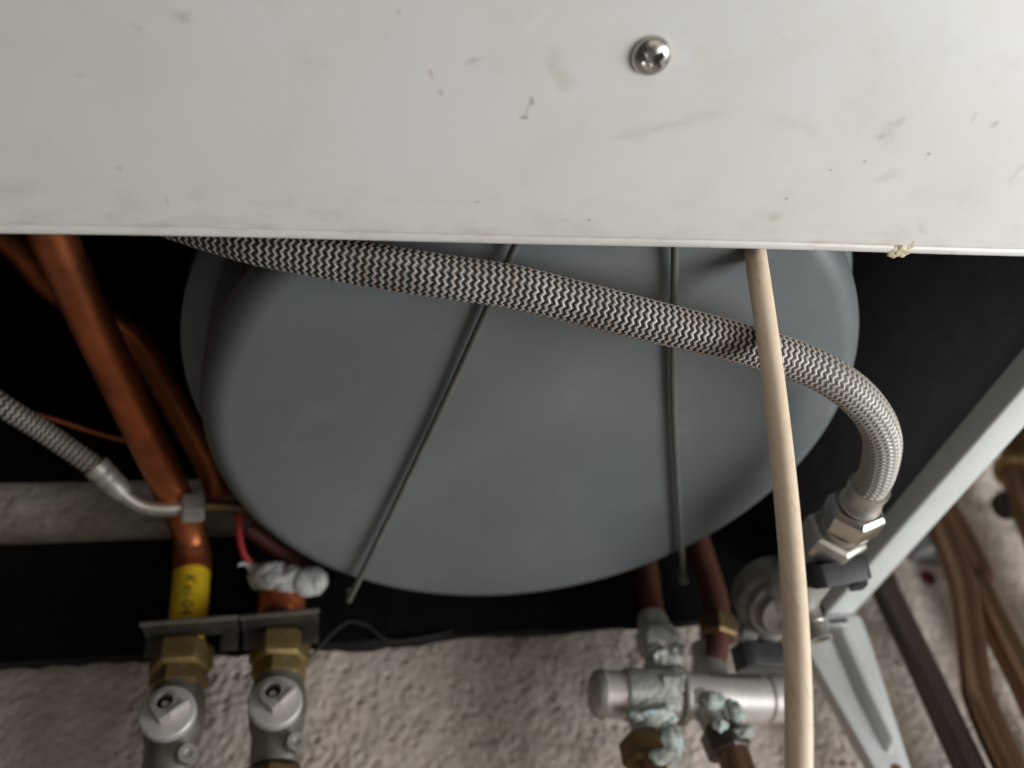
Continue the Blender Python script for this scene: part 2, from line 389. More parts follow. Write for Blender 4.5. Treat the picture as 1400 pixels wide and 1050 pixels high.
# right side panel: outer skin, bottom flange facing down, inner lip turned up
ya, yb = FY + .001, -.032; T = .0011
def side_sec(y):
    o = sx(y); return [(o, .62), (o, 0.0016), (o - .0005, .0004), (o - .0016, 0), (o - .0176, 0), (o - .0187, .0004), (o - .0192, .0016), (o - .0192, .0125), (o - .0181, .0125), (o - .0181, .0022), (o - .0175, .0012), (o - .0018, .0012), (o - T, .0020), (o - T, .62)]
V, F = [], []; n = 14
for y in (-.2935, yb): V += [Vector((x, y, z)) for x, z in side_sec(y)]
for k in range(n): F.append([k, (k + 1) % n, n + (k + 1) % n, n + k])
F.append(list(range(n))); F.append([n + k for k in range(n)])
make('side_panel', (V, F), M['side_paint'], casing, sharp=50)
make('side_panel', box((.3165, (FY - .2945) / 2, .31), (.0012, .2945 + FY if False else abs(FY + .2945), .62)), M['side_paint'], casing)
# black foam lining on the inside of that panel
ln = [(sx(-.290) - .0025, -.290), (sx(yb) - .0025, yb - .004)]
V = []
for (x, y) in ln:
    for dx in (0, -.0125):
        for z in (.014, .60): V.append(Vector((x + dx, y, z)))
make('foam_lining', (V, [[0, 1, 3, 2], [4, 6, 7, 5], [0, 4, 5, 1], [2, 3, 7, 6], [0, 2, 6, 4], [1, 5, 7, 3]]), M['foam'], casing, bevel=.001)
make('side_panel', box((-.2305, -.229, .31), (.0012, .392, .62)), M['side_paint'], casing)
make('foam_lining', box((-.223, -.229, .30), (.012, .382, .58)), M['near_black'], casing)
make('top_panel', box((.0435, -.229, .6215), (.55, .394, .0012)), M['dark_paint'], casing)
# near-black sheets across the rear: dark rail with a turned-out bottom edge, upper rail
def strip(z0, z1): return box((.020, -.0195, (z0 + z1) / 2), (.560, .0012, z1 - z0))
back = make('dark_back_strip', strip(.0066, .0775), M['near_black'], casing)
ed = [Vector((x, -.0212, .0072 + .0)) for x in np.linspace(-.26, .30, 90)]
eb = [Vector((p.x, -.0212, .0058 - .0016 * abs(math.sin(p.x * 41)) - .0022 * rng.random() * (1 if p.x < .06 else .35) - .0022 * math.exp(-((p.x - .018) / .02) ** 2))) for p in ed]
make('torn_edge', prism(ed + eb[::-1], (0, .0010, 0)), M['dark_paint'], back, smooth=False)
make('dark_back_sheet', box((.134, -.0188, .116), (.332, .0010, .082)), M['near_black'], casing)
make('dark_back_strip', strip(.120, .62), M['near_black'], casing)
# panel screw
SC = Vector((.0863, -.3537, .0006))
ax = Vector((0, 0, -1))
prof = [(5.45, 0), (5.6, .5)] + [(5.6 * math.cos(math.radians(a)), .7 + 3.0 * math.sin(math.radians(a))) for a in range(4, 88, 7)] + [(.08, 3.7)]
screw = make('screw', lathe(SC, ax, prof, 64), M['steel'], front, sharp=30)
def cross_ring(h, L, W):
    out = []
    for q in range(4):
        a = math.radians(50 + 90 * q); d = Vector((math.cos(a), math.sin(a), 0)); e = Vector((-math.sin(a), math.cos(a), 0))
        out += [SC + ax * h + d * L - e * W, SC + ax * h + d * L + e * W, SC + ax * h + (d + e) * W * 1.25]
    return out
c0 = cross_ring(.0050, .0042, .00125); c1 = cross_ring(.0016, .0024, .00085)
cut(screw, (c0 + c1, [list(range(12)), [23 - i for i in range(12)]] + [[i, (i + 1) % 12, 12 + (i + 1) % 12, 12 + i] for i in range(12)]))
# old sealant on the rear edge
make('sealant_blob', join(blob((.1955, ey(.1955) - .0018, .0003), 3.2, 3, .26, 4, (1.4, 1.0, .42)), blob((.1984, ey(.198) - .0060, .0002), 2.4, 9, .26, 4, (.9, 1.7, .28)), blob((.1925, ey(.192) - .0014, .0006), 1.4, 19, .22, 4, (1.3, .9, .45))), M['seal'], front)
make('sealant_blob', blob((.1630, ey(.163) - .0022, .0002), 1.3, 5, .3, 3, (1.4, .8, .25)), M['seal'], front)

# ------------------------------------------------------------------ expansion vessel
vc = Vector((.0880, -.1850, 0)); R = 137.0; zb = 7.6
vessel = thing('expansion_vessel', 'big round grey painted expansion vessel inside the boiler casing', 'vessel', vc)
prof = [(.5, zb)]
kn = 12.0
for r in (20, 45, 70, 95, 110): prof.append((r, zb + 2.0 * (r / (R - kn)) ** 2))
for k in range(0, 13):
    a = math.radians(2.5 + (90 - 2.5) * k / 12); prof.append((R - kn + kn * math.sin(a), zb + 2.0 + kn - kn * math.cos(a)))
prof += [(R, 45), (R, 90)]
def squash(g):
    V, F = g; out = []
    for v in V:
        d = v - vc
        out.append(vc + d)
    return out, F
make('shell', squash(lathe(vc, (0, 0, 1), prof + [(R, 170), (R - 6, 195), (R - 25, 212), (.5, 222)], 128)), M['vessel'], vessel)
rim = [(R - 1, 50.5), (R + 8.8, 50), (R + 10.4, 51), (R + 10.8, 53), (R + 10.6, 63), (R + 9.2, 65), (R - 1, 64)]
make('seam_rim', squash(lathe(vc, (0, 0, 1), rim, 128, closed=False)), M['vessel'], vessel)

# support rods below the vessel
def rod(label, pts, tab):
    r = thing('support_rod', label, 'rod', pts[0], 'rods carrying the vessel')
    make('rod', tube(pts, .0014, 12, .004), M['rod'], r)
    make('hook', tab, M['rod'], r, bevel=.0004)
rod('slanted thin rod under the vessel, its end beside the white sealing wrap', MM([(66, -310, 5.2), (59.9, -284.5, 5.2), (42.0, -202.8, 5.2), (12.2, -77, 5.2), (10.4, -70.5, 5.2)]), box(mm(10.2, -69.4, 7.4), (.0030, .0020, .0050)))
rod('straight thin rod under the vessel, running behind the hose toward the corroded mixing valve', MM([(107, -312, 5.2), (115.0, -286, 5.2), (138.5, -206, 5.2), (180.4, -82, 5.2), (182, -76, 5.2)]), box(mm(182.6, -74, 4.6), (.0045, .002, .008)))

# ------------------------------------------------------------------ braided hoses
def braided(name, pts, r, pitch, waves, amp, mat, parent, seg, step, depth):
    C = spline(pts, step); T, N = frames(C); L = [0.0]
    for i in range(1, len(C)): L.append(L[-1] + (C[i] - C[i - 1]).length)
    C_ = np.array([tuple(c) for c in C]); T_ = np.array([tuple(c) for c in T]); N_ = np.array([tuple(c) for c in N]); B_ = np.cross(T_, N_)
    th = np.linspace(0, 2 * np.pi, seg, endpoint=False)
    tri = np.abs(((th / (2 * np.pi) * waves) % 1.0) - .5); tri = .5 - tri
    ph = np.array(L)[:, None] / pitch + tri[None, :] * amp * 2
    rr = r + depth * np.cos(2 * np.pi * (ph + .5))
    co = C_[:, None, :] + (N_[:, None, :] * np.cos(th)[None, :, None] + B_[:, None, :] * np.sin(th)[None, :, None]) * rr[..., None]
    base = np.array(root_loc(parent)); co = (co - base).reshape(-1, 3); n = len(C)
    idx = np.arange(n * seg).reshape(n, seg); nxt = np.roll(idx, -1, 1)
    fq = np.stack([idx[:-1], nxt[:-1], nxt[1:], idx[1:]], -1).reshape(-1, 4)
    me = bpy.data.meshes.new(name); me.vertices.add(len(co)); me.vertices.foreach_set('co', co.ravel())
    me.loops.add(fq.size); me.loops.foreach_set('vertex_index', fq.ravel()); me.polygons.add(len(fq))
    me.polygons.foreach_set('loop_start', np.arange(0, fq.size, 4)); me.update(calc_edges=True)
    U = np.broadcast_to(np.array(L)[:, None], (n, seg)); Vv = np.broadcast_to(th[None, :] / (2 * np.pi), (n, seg)); V1 = Vv.copy(); V1 = np.roll(V1, -1, 1); V1[:, -1] = 1.0
    uv = np.stack([np.stack([U[:-1], Vv[:-1]], -1), np.stack([U[:-1], V1[:-1]], -1), np.stack([U[1:], V1[1:]], -1), np.stack([U[1:], Vv[1:]], -1)], 2).reshape(-1, 2)
    lay = me.uv_layers.new(name='UVMap'); lay.data.foreach_set('uv', uv.ravel())
    me.shade_smooth(); me.materials.append(mat)
    o = bpy.data.objects.new(name, me); col.objects.link(o); o.parent = parent; return o
HP = MM([(-92.1, -278.7, 48.7), (-69.6, -278.7, 34.6), (-48.3, -277.2, 23.6), (-25.1, -276.9, 13.3), (-11.4, -277.2, 8.7), (11.5, -277.6, 2.1), (34.5, -277.5, -2.8), (58.3, -276.1, -5.6), (83.1, -272.5, -9.5), (109.0, -268.1, -13.1), (136.9, -262.5, -15.6), (160.4, -256.8, -18.3), (178.6, -250.9, -22.7), (196.3, -239.0, -25.5), (210.1, -222.7, -27.5), (219.0, -201.4, -27.1), (221.3, -188.8, -26.1)])
hose = thing('braided_hose', 'thick steel-braided flexible hose crossing in front of the grey vessel', 'hose', HP[-1])
braided('braid', HP, .0070, .0024, 16, .42, M['braid'], hose, 128, .0003, .00022)
hx = (mm(223.5, -154.3, -27.1) - mm(221.3, -188.8, -26.1)).normalized(); h0 = mm(221.3, -190.5, -26.1)
make('ferrule', lathe(h0, hx, [(7.6, 0), (8.7, .3), (8.7, 2.0), (8.2, 2.6), (8.2, 9.5), (8.9, 10.5), (8.9, 12.0), (7, 12.5)], 32), M['nickel'], hose)
make('union_nut', hexnut(h0 + hx * .020, hx, 12.6, 13.5, (0, 0, 1), math.radians(12), 2.0), M['steel'], hose, sharp=25, bevel=.0003)
make('collar', lathe(h0 + hx * .0262, hx, [(8, 0), (10.5, .4), (10.5, 3.0), (8, 3.4)], 32), M['nickel'], hose)

SP = MM([(-185, -150, 112), (-162.4, -134.4, 91.5), (-149.1, -128.8, 80.6), (-132.4, -114.7, 75.6), (-109.5, -97.5, 65.7)])
sh = thing('thin_braided_hose', 'thin braided hose with a crimped ferrule and bent metal tube', 'hose', SP[-1])
braided('braid', SP, .0051, .0026, 9, .35, M['braid_small'], sh, 72, .0004, .0002)
sd = (mm(-100.3, -87.4, 59.8) - mm(-109.5, -97.5, 65.7)).normalized()
make('ferrule', lathe(SP[-1] - sd * .003, sd, [(5.7, 0), (6.4, .4), (6.4, 4), (5.9, 5), (6.3, 6.5), (6.3, 9), (5.8, 10), (6.1, 11.5), (5.9, 15), (4.9, 19), (4.1, 21)], 28), M['nickel_dull'], sh)
make('bent_tube', tube(MM([(-103, -90, 61), (-98, -85.5, 58.3), (-90.8, -80.5, 55.8), (-81, -78, 55.4), (-70, -77, 57)]), .0040, 18, .002), M['nickel'], sh)
make('union_nut', hexnut(mm(-67.5, -76.0, 57.4), (1, .1, .1), 8.2, 11, (0, 0, 1), .2), M['nickel_dull'], sh, sharp=25)
make('stub', tube(MM([(-62, -76, 58), (-48, -72, 60), (-40, -62, 64)]), .0035, 14, .003), M['brass_dark'], sh)

# ------------------------------------------------------------------ fill valve at the end of the hose
fv = thing('filling_valve', 'nickel filling valve with black wing handles, partly behind the wooden stick', 'valve', mm(215, -100, -30))
fa = Vector((-.10, 1, -.02)).normalized(); v0 = mm(223.3, -161.0, -27.0)
make('inlet_hex', hexnut(mm(221.6, -152.0, -25.5), fa, 14.2, 12, (0, 0, 1), .1, 1.5), M['nickel'], fv, sharp=25, bevel=.0003)
make('body', lathe(mm(222, -146, -26), fa, [(8, 0), (10, 1), (10.2, 8), (11.5, 14), (12.5, 22), (13, 34), (12.5, 46), (11, 54), (10.5, 66), (9, 78)], 40), M['grey_plastic'], fv)
da = Vector((-.10, -.42, -.90)).normalized(); dc = mm(215, -99, -26)
make('cover', lathe(dc, da, [(19.5, -10), (19.8, 1), (19.0, 2.6), (16.8, 3.4), (16.4, 3.6), (16.2, 6.6), (15.4, 7.6), (12.6, 8.2), (12.2, 8.5), (12.0, 10.8), (11.2, 11.8), (.4, 12.6)], 56), M['cover'], fv, sharp=28)
def handle(c, rz, rx, s):
    rot = Matrix.Rotation(math.radians(rz), 3, 'Z') @ Matrix.Rotation(math.radians(rx), 3, 'X')
    a, b, h = s
    P = [(-a * .5, -b * .5), (-a * .34, -b * .62), (a * .38, -b * .5), (a * .5, -b * .2), (a * .5, b * .42), (a * .40, b * .5), (-a * .40, b * .5), (-a * .5, b * .3)]
    poly = [Vector(c) + rot @ Vector((x, y, -h / 2)) for x, y in P]
    return prism(poly, rot @ Vector((0, 0, h)))
hd = make('wing_handle', handle(mm(223.0, -142.5, -37.0), -14, 34, (.0275, .0165, .0105)), M['black'], fv, bevel=.0010, sharp=30)
make('grip_rib', handle(mm(232.0, -140.5, -43.0), -10, 8, (.0070, .0090, .0030)), M['black'], hd, bevel=.0006)
make('handle_stem', lathe(mm(222, -143, -34), (0, 0, 1), [(6, 0), (6, 9)], 24), M['black'], hd)
hd = make('wing_handle', handle(mm(208.5, -76.0, -44.0), 8, 10, (.0270, .0135, .0120)), M['black'], fv, bevel=.0010, sharp=30)
make('handle_stem', lathe(mm(212, -74, -40), (0, 0, 1), [(6, 0), (6, 10)], 24), M['black'], hd)
make('ear', prism(MM([(206, -76, -39), (198, -76, -40), (197.6, -76, -36.6), (201, -76, -33), (205, -76, -25), (213, -76, -26)]), (0, -.006, 0)), M['grey_plastic'], fv, bevel=.0008)
make('ear', prism(MM([(222, -112, -37), (229, -112, -36), (232, -112, -26), (229, -112, -24), (221, -112, -30)]), (0, .005, 0)), M['grey_plastic'], fv, bevel=.0008)
nd = (mm(225.6, -105.4, -51.0) - mm(225.0, -107.5, -36)).normalized()
nip = make('drain_nipple', lathe(mm(225.0, -107.5, -35), nd, [(4.6, 0), (4.6, 6), (5.6, 6.6), (5.6, 8.0), (5.0, 8.6), (5.0, 14), (5.7, 14.4), (5.7, 16), (4.2, 16), (4.0, 9)], 32), M['nickel'], fv)
make('bore', lathe(mm(225.0, -107.5, -35), nd, [(3.9, 9.5), (3.9, 10.0)], 24), M['hole'], nip)

# ------------------------------------------------------------------ wooden stick
SK = MM([(149.5, -287, 34), (147.9, -284.9 + 1.5, 14.3), (146.5, -282.2, 5.6), (144.0, -266.9, -32.3), (140.9, -252.2, -66.9), (137.0, -239.1, -98.3), (131.9, -230.0, -123.7), (126.8, -222.1, -145.0), (122.1, -216.1, -161.4), (115.9, -206.7, -183.9), (112, -201, -197)])
rs = np.random.default_rng(2).uniform(0, 6, 6)
stick = make('wooden_stick', tube(SK, .0038, 28, .002, rfun=lambda u, a: 1 + .014 * math.sin(9 * u + rs[0]) + .012 * math.sin(23 * u + 2 * a + rs[1]) + .01 * math.cos(a * 3 + 5 * u)), M['wood'], None, loc=SK[-1])
tag(stick, 'pale round wooden stick propped in front of the braided hose', 'stick')

# ------------------------------------------------------------------ copper pipe with yellow tape, left
PX = -.0705
mainp = thing('gas_pipe', 'thick copper pipe bending down with a printed yellow tape sleeve', 'pipe', mm(-70, -36, -10))
make('pipe', tube(MM([(-106, -262, 71), (-102.5, -231.6, 69.5), (-95.4, -188.6, 67.1), (-86.1, -131.8, 65.5), (-78.5, -80, 66.0), (-75.0, -55, 66.0), (-72.5, -41.5, 61), (-71.3, -36.3, 50), (-70.2, -36, 30), (-69.8, -36, 10), (-69.8, -36, -8)]), .0088, 28, .003), M['copper'], mainp)
make('solder_socket', tube(MM([(-71.9, -38.2, 56), (-71.3, -36.3, 50), (-71.0, -36.0, 46), (-70.8, -36.0, 43)]), .0100, 28, .002), M['copper'], mainp)
sl = make('tape_sleeve', tube(MM([(-70.9, -36, 44.0), (-70.3, -36, 30), (-69.9, -36, 14), (-69.8, -36, 3.5)]), .0093, 32, .002), M['yellow'], mainp)
def wrapped_text(txt, size, mat, parent, name, place, squeeze=1.0):
    cu = bpy.data.curves.new('t', 'FONT'); cu.body = txt; cu.size = size; cu.align_x = 'CENTER'; cu.align_y = 'CENTER'; cu.resolution_u = 2
    o = bpy.data.objects.new('t', cu); col.objects.link(o)
    dg = bpy.context.evaluated_depsgraph_get(); me = bpy.data.meshes.new_from_object(o.evaluated_get(dg))
    bm = bmesh.new(); bm.from_mesh(me); bmesh.ops.triangulate(bm, faces=bm.faces); bmesh.ops.subdivide_edges(bm, edges=bm.edges, cuts=4, use_grid_fill=True); bm.to_mesh(me); bm.free()
    V = [place(v.co.x, v.co.y) for v in me.vertices]; F = [list(p.vertices) for p in me.polygons]
    bpy.data.objects.remove(o); bpy.data.curves.remove(cu); bpy.data.meshes.remove(me)
    return make(name, (V, F), mat, parent, smooth=False)
def on_pipe(u, v):            # reading downwards on the camera side of the sleeve
    a = v / .0095 - .05
    return Vector((-.0703 - .000008 + .0095 * math.sin(a + .1), -.036 - .0095 * math.cos(a + .1), .0255 - u))
wrapped_text('Kei-04', .0088, M['ink'], sl, 'printed_text', on_pipe)

rear = make('bent_copper_pipe', tube(MM([(-185, -215, 140), (-145.8, -181.8, 136), (-132.2, -156.6, 133.3), (-98.4, -130.5, 125.5), (-81, -99.9, 110.8), (-64.1, -70, 91.7), (-58, -55, 80)]), .0075, 22, .003), M['copper'], None, loc=mm(-58, -55, 80))
tag(rear, 'dim copper pipe curving behind the thick taped copper pipe', 'pipe')
cap = make('capillary_tube', tube(MM([(-215, -120, 118), (-186, -110, 108), (-164, -100, 106), (-145, -94, 105), (-120, -82, 103), (-92, -72, 100)]), .0012, 10, .003), M['copper'], None, loc=mm(-92, -72, 100))
tag(cap, 'thin copper capillary tube in the dark above the thin braided hose', 'tube')

# ------------------------------------------------------------------ isolating valves on the left
def iso_valve(x, zoff, label, tilt, turn):
    o = mm(x, -36, -35 + zoff)
    v = thing('isolating_valve', label, 'valve', o, 'isolating valves below the boiler')
    up = (0, 0, 1)
    make('compression_nut', hexnut(mm(x, -36, -5 + zoff), up, 15.0, 15, (1, 0, 0), math.radians(tilt), 2.0), M['brass'], v, sharp=25, bevel=.0003)
    make('body', lathe(mm(x, -36, -62 + zoff), up, [(11, 0), (11.3, 1), (11.3, 14), (12.6, 18), (13.6, 26), (13.2, 36), (11.5, 42), (11.8, 46), (11.8, 49)], 40), M['valve_body'], v)
    make('shoulder', hexnut(mm(x, -36, -16.5 + zoff), up, 13.6, 8, (1, 0, 0), math.radians(tilt + 12), 1.0), M['brass'], v, sharp=25)
    make('outlet_nut', hexnut(mm(x - 1, -36, -72 + zoff), up, 15.0, 17, (1, 0, 0), math.radians(tilt + 20), 2.0), M['brass_dark'], v, sharp=25, bevel=.0003)
    make('outlet_pipe', lathe(mm(x - 1, -36, -130 + zoff), up, [(8.8, 0), (8.8, 52)], 28), M['copper_dark'], v)
    fr = Vector((0, -1, -.04)).normalized(); dz = -40 + zoff
    make('neck', lathe(mm(x, -42, dz + .3), fr, [(8.5, 0), (8.5, 9), (9.5, 11)], 32), M['nickel_dull'], v)
    dk = make('spindle_cap', lathe(mm(x, -52, dz), fr, [(11.5, 0), (12.1, .7), (12.1, 4.6), (11.4, 5.6), (10.6, 5.8), (.3, 5.8)], 56), M['satin'], v, sharp=28)
    # raised locking lug: D-shaped plate with a screw hole, and a bar beside it
    f0 = Vector((x / 1000, -.0578, dz / 1000)) ; ang = math.radians(turn)
    ex = Vector((math.cos(ang), 0, math.sin(ang))); ez = Vector((-math.sin(ang), 0, math.cos(ang)))
    ctr = f0 + Vector((-.0006, 0, .0012)); poly = []
    hw = .0056
    poly += [ctr + ex * -hw * 1.0 + ez * -hw, ctr + ex * hw * 1.05 + ez * -hw]
    for k in range(0, 9):
        a = math.radians(-0 + 180 * k / 8); poly.append(ctr + ex * (hw * 1.0 * math.cos(a)) + ez * (.0012 + hw * .95 * math.sin(a)))
    lug = make('locking_lug', prism(poly, fr * .0056), M['nickel_dull'], dk, bevel=.0003, sharp=30)
    cut(lug, lathe(ctr + ez * .0010 + ex * .0006, fr, [(3.7, .3), (3.7, 9)], 28))
    make('lug_hole', lathe(ctr + ez * .0010 + ex * .0006, fr, [(3.6, .1), (3.6, .5)], 28), M['hole'], dk)
    make('lug_screw', lathe(ctr + ez * .0010 + ex * .0006 - fr * .0005, fr, [(2.0, 0), (2.0, 1.6), (1.4, 2.2), (.2, 2.3)], 20), M['nickel'], dk)
    make('stop_bar', prism([ctr + ex * -.0010 + ez * -(hw - .0010), ctr + ex * .0086 + ez * -(hw - .0010), ctr + ex * .0086 + ez * -(hw + .0005), ctr + ex * -.0010 + ez * -(hw + .0005)], fr * .0064), M['satin'], dk, bevel=.0003)
    make('drain_screw', lathe(mm(x + 8.5, -44, -56 + zoff), (.25, -1, -.1), [(4.5, 0), (4.8, 4), (4.2, 6), (2, 6), (2, 4.5)], 24), M['nickel'], v)
    return v
iso_valve(-70.4, 0, 'isolating valve with a round capped spindle, below the yellow taped pipe', 0, 36)
iso_valve(-24.0, 1.2, 'isolating valve with a round capped spindle, below the short copper stub', 7, 44)

# copper stub above the second valve and white plastic elbow on it
st2 = thing('copper_stub', 'short copper pipe stub with a wider collar above a valve', 'pipe', mm(-24.2, -36, 0))
make('pipe', lathe(mm(-24.2, -36, -8), (0, 0, 1), [(8.8, 0), (8.8, 40)], 32), M['copper_dark'], st2)
make('collar', lathe(mm(-24.3, -36, 18), (0, 0, 1), [(9, 0), (11.8, .5), (12.0, 2), (12.0, 10), (11.4, 12.5), (9, 13.2)], 36), M['copper'], st2)
el = thing('sealing_wrap', 'messy lump of white sealing wrap around the top of the copper stub', 'wrap', mm(-22, -42, 34))
make('wrap', join(blob(mm(-30, -45, 34.5), 8.6, 31, .16, 4, (1.15, .9, .95)), blob(mm(-20, -45, 31.5), 9.2, 36, .16, 4, (1.2, .9, .95)), blob(mm(-10, -46, 29.5), 8.8, 38, .13, 4, (1.1, .9, .95))), M['white_plastic'], el)
make('fold', blob(mm(-27, -50, 31), 5.4, 33, .25, 4, (1.3, .7, .9)), M['white_plastic'], el)
make('fold', blob(mm(-36, -47, 38), 3.8, 35, .3, 4, (1.5, .7, .8)), M['white_plastic'], el)
make('fold', blob(mm(-7, -47, 29.5), 6.6, 40, .16, 4, (.8, .9, 1.1)), M['white_plastic'], el)
make('loose_end', tube(MM([(-35, -46, 38), (-40, -48, 40), (-43, -50, 39.5), (-46, -51, 38)]), .0022, 12, .001, rfun=lambda u, a: 1.2 - u * .9 + .2 * math.sin(14 * u + a)), M['white_plastic'], el)
rw = make('red_wire', tube(MM([(-47.5, -64, 66), (-46.2, -62, 58), (-45.6, -58, 51), (-43.2, -52, 43.5), (-39, -48, 40.5)]), .0018, 12, .002), M['red_wire'], None, loc=mm(-43, -52, 43))
tag(rw, 'short red insulated wire hanging above the white sealing wrap', 'wire')
hp = make('hidden_red_pipe', tube(MM([(-42, -56, 58), (-27, -46, 50), (-14, -42, 41), (-8, -40, 36)]), .0042, 14, .003), M['copper_red'], None, loc=mm(-27, -46, 50)); hp.name = 'thin_red_pipe'
tag(hp, 'thin dark red pipe tucked between grey vessel and white wrap', 'pipe')

# zinc clip plates through which both pipes pass
def clip(x0, x1, pipe_x, tilt, label, z):
    o = thing('pipe_clip_plate', label, 'bracket', mm((x0 + x1) / 2, -20, z), 'zinc pipe plates')
    c = mm((x0 + x1) / 2, -51, z - 1.0); rot = Matrix.Rotation(math.radians(tilt), 3, 'Y') @ Matrix.Rotation(math.radians(4), 3, 'X')
    p = make('plate', box(c, ((x1 - x0) / 1000, .016, .0016), rot), M['bracket_zinc'], o, bevel=.0004)
    cut(p, lathe(mm(pipe_x, -36, z - 8), (0, 0, 1), [(9.9, 0), (9.9, 16)], 36))
    make('front_lip', box(c + rot @ Vector((0, -.0084, -.0002)), ((x1 - x0) / 1000 + .001, .0014, .0022), rot), M['valve_body'], o, bevel=.0004)
    for s in (-1, 1):
        make('tab', box(c + rot @ Vector((s * ((x1 - x0) / 2000 - .0045), .0068, -.0052)), (.0085, .0016, .0095), rot), M['bracket_zinc'], o, bevel=.0004)
clip(-87, -43.5, -69.8, -1.5, 'thin zinc plate across the yellow taped pipe', 4.6)
clip(-42, -5, -24.2, -2.5, 'thin zinc plate across the copper stub', 5.6)

# ------------------------------------------------------------------ corroded mixing valve, right
mx = thing('mixing_valve', 'nickel mixing valve crusted with pale green corrosion, on the wall', 'valve', mm(175, -45, -46))
A = mm(133.1, -45, -42.2); B = mm(234, -45, -52.6); ma = (B - A).normalized()
make('barrel', lathe(A, ma, [(8, 0), (10.6, .4), (11.4, 1.6), (11.4, 12), (12.4, 13), (12.4, 38), (11.7, 40), (11.7, 87), (10.6, 87.4), (10.6, 88.8), (11.8, 89.2), (11.8, 101), (10, 102.5)], 48), M['satin'], mx, sharp=28)
make('scaled_sleeve', lathe(A + ma * .0125, ma, [(12.0, 0), (12.9, .5), (13.3, 4), (12.8, 9), (13.5, 15), (13.0, 20), (12.6, 27), (12.0, 28)], 40), M['scale'], mx)
make('end_cap', lathe(A - ma * .003, ma, [(5, -2.2), (8.5, -1.6), (10.8, 0), (12.0, 2.0), (12.4, 4.4), (11.2, 6)], 40), M['nickel_dull'], mx, sharp=30)
make('union_hex', hexnut(A + ma * .0335, ma, 15.4, 11, (0, 0, 1), .35, 1.6), M['scale'], mx, sharp=25, bevel=.0004)
make('lock_ring', lathe(A + ma * .0405, ma, [(11, 0), (14.6, .6), (15.0, 2), (14.2, 3.4), (11, 4)], 40), M['nickel_dull'], mx)
def embossed(u, v):
    a = v / .0112 + .62
    p = A + ma * (.070 + u); e1 = Vector((0, -1, 0)); e2 = ma.cross(e1); e2 = e2 if e2.z > 0 else -e2
    return p + (e1 * math.cos(a) + e2 * math.sin(a)) * .01190
wrapped_text('Hondbbal', .0070, M['cover'], mx, 'embossed_text', embossed)
make('inlet_stub', lathe(mm(171.0, -44, -34), (.03, .0, 1), [(11, 0), (11.4, 5), (9.0, 9), (9.2, 10), (11.2, 13), (11.2, 23), (9.0, 27), (8.4, 31), (7.0, 35)], 10, start=.2), M['scale'], mx, sharp=22, bevel=.0006)
cr = blob
make('corrosion_crust', join(cr(mm(172, -51, -17.5), 8.6, 1, .22, 4, (1.1, .7, 1.1)), cr(mm(167, -52, -28), 6.0, 2, .28, 4), cr(mm(178, -52, -27), 4.5, 62, .3, 4)), M['scale'], mx)
make('inlet_stub', lathe(mm(197, -40, -40), (.12, .15, 1), [(9, 0), (9.2, 10), (7.4, 14), (7.4, 24)], 24), M['nickel_dull'], mx)
make('corrosion_crust', join(cr(mm(159, -55, -46), 6.0, 51, .3, 4, (1.4, .45, 1.0)), cr(mm(171, -57, -43), 5.2, 52, .3, 4, (1.0, .4, 1.3)), cr(mm(149, -54, -50), 4.0, 53, .3, 4, (1.5, .5, .8)), cr(mm(180, -55, -51), 4.2, 54, .3, 4, (1.3, .5, .8))), M['scale'], mx)
o1 = Vector((-.05, -.10, -1)).normalized()
make('outlet', lathe(mm(153.5, -46, -46), o1, [(9.5, 0), (9.8, 8), (8.5, 12), (8.5, 26)], 32), M['scale'], mx)
make('outlet_nut', hexnut(mm(149.0, -47, -73), o1, 12.4, 14, (1, 0, 0), .25, 1.8), M['brass_dark'], mx, sharp=25, bevel=.0004)
make('outlet_pipe', lathe(mm(148.5, -48, -79), (-.02, 0, -1), [(8, 0), (8, 60)], 28), M['copper_dark'], mx)
make('corrosion_crust', join(cr(mm(156, -56, -59), 6.2, 4, .28, 3, (1.5, .6, .62)), cr(mm(163, -55, -62.5), 2.4, 14, .3, 2, (1.3, .8, .8)), cr(mm(148, -55, -58), 4.2, 6, .3, 3, (1.3, .6, .8))), M['verdigris'], mx)
make('corrosion_crust', join(cr(mm(158.5, -57, -74), 6.2, 8, .32, 3, (.9, .5, 1.3)), cr(mm(152, -60, -80.5), 4.2, 10, .3, 3, (1.4, .5, .9))), M['verdigris'], mx)
o2 = Vector((.05, -.12, -1)).normalized()
make('outlet', lathe(mm(187, -47, -50), o2, [(9.0, 0), (9.3, 7), (7.4, 10), (7.4, 22)], 32), M['scale'], mx)
make('outlet_nut', hexnut(mm(189.0, -50, -73), o2, 11.2, 14, (1, 0, 0), .6, 1.6), M['copper_brown'], mx, sharp=25, bevel=.0004)
make('outlet_pipe', lathe(mm(190.0, -52, -79), (.02, 0, -1), [(8, 0), (8, 60)], 28), M['copper_dark'], mx)
make('corrosion_crust', join(cr(mm(186, -57.5, -55.5), 4.6, 21, .3, 3, (1.3, .6, .9)), cr(mm(195.5, -58, -62), 4.2, 22, .3, 3, (.9, .5, 1.5)), cr(mm(183.5, -61, -69), 3.2, 25, .35, 3, (1.1, .5, 1.1)), cr(mm(195, -61, -73.5), 4.0, 23, .35, 3, (1.2, .5, .9))), M['verdigris'], mx)
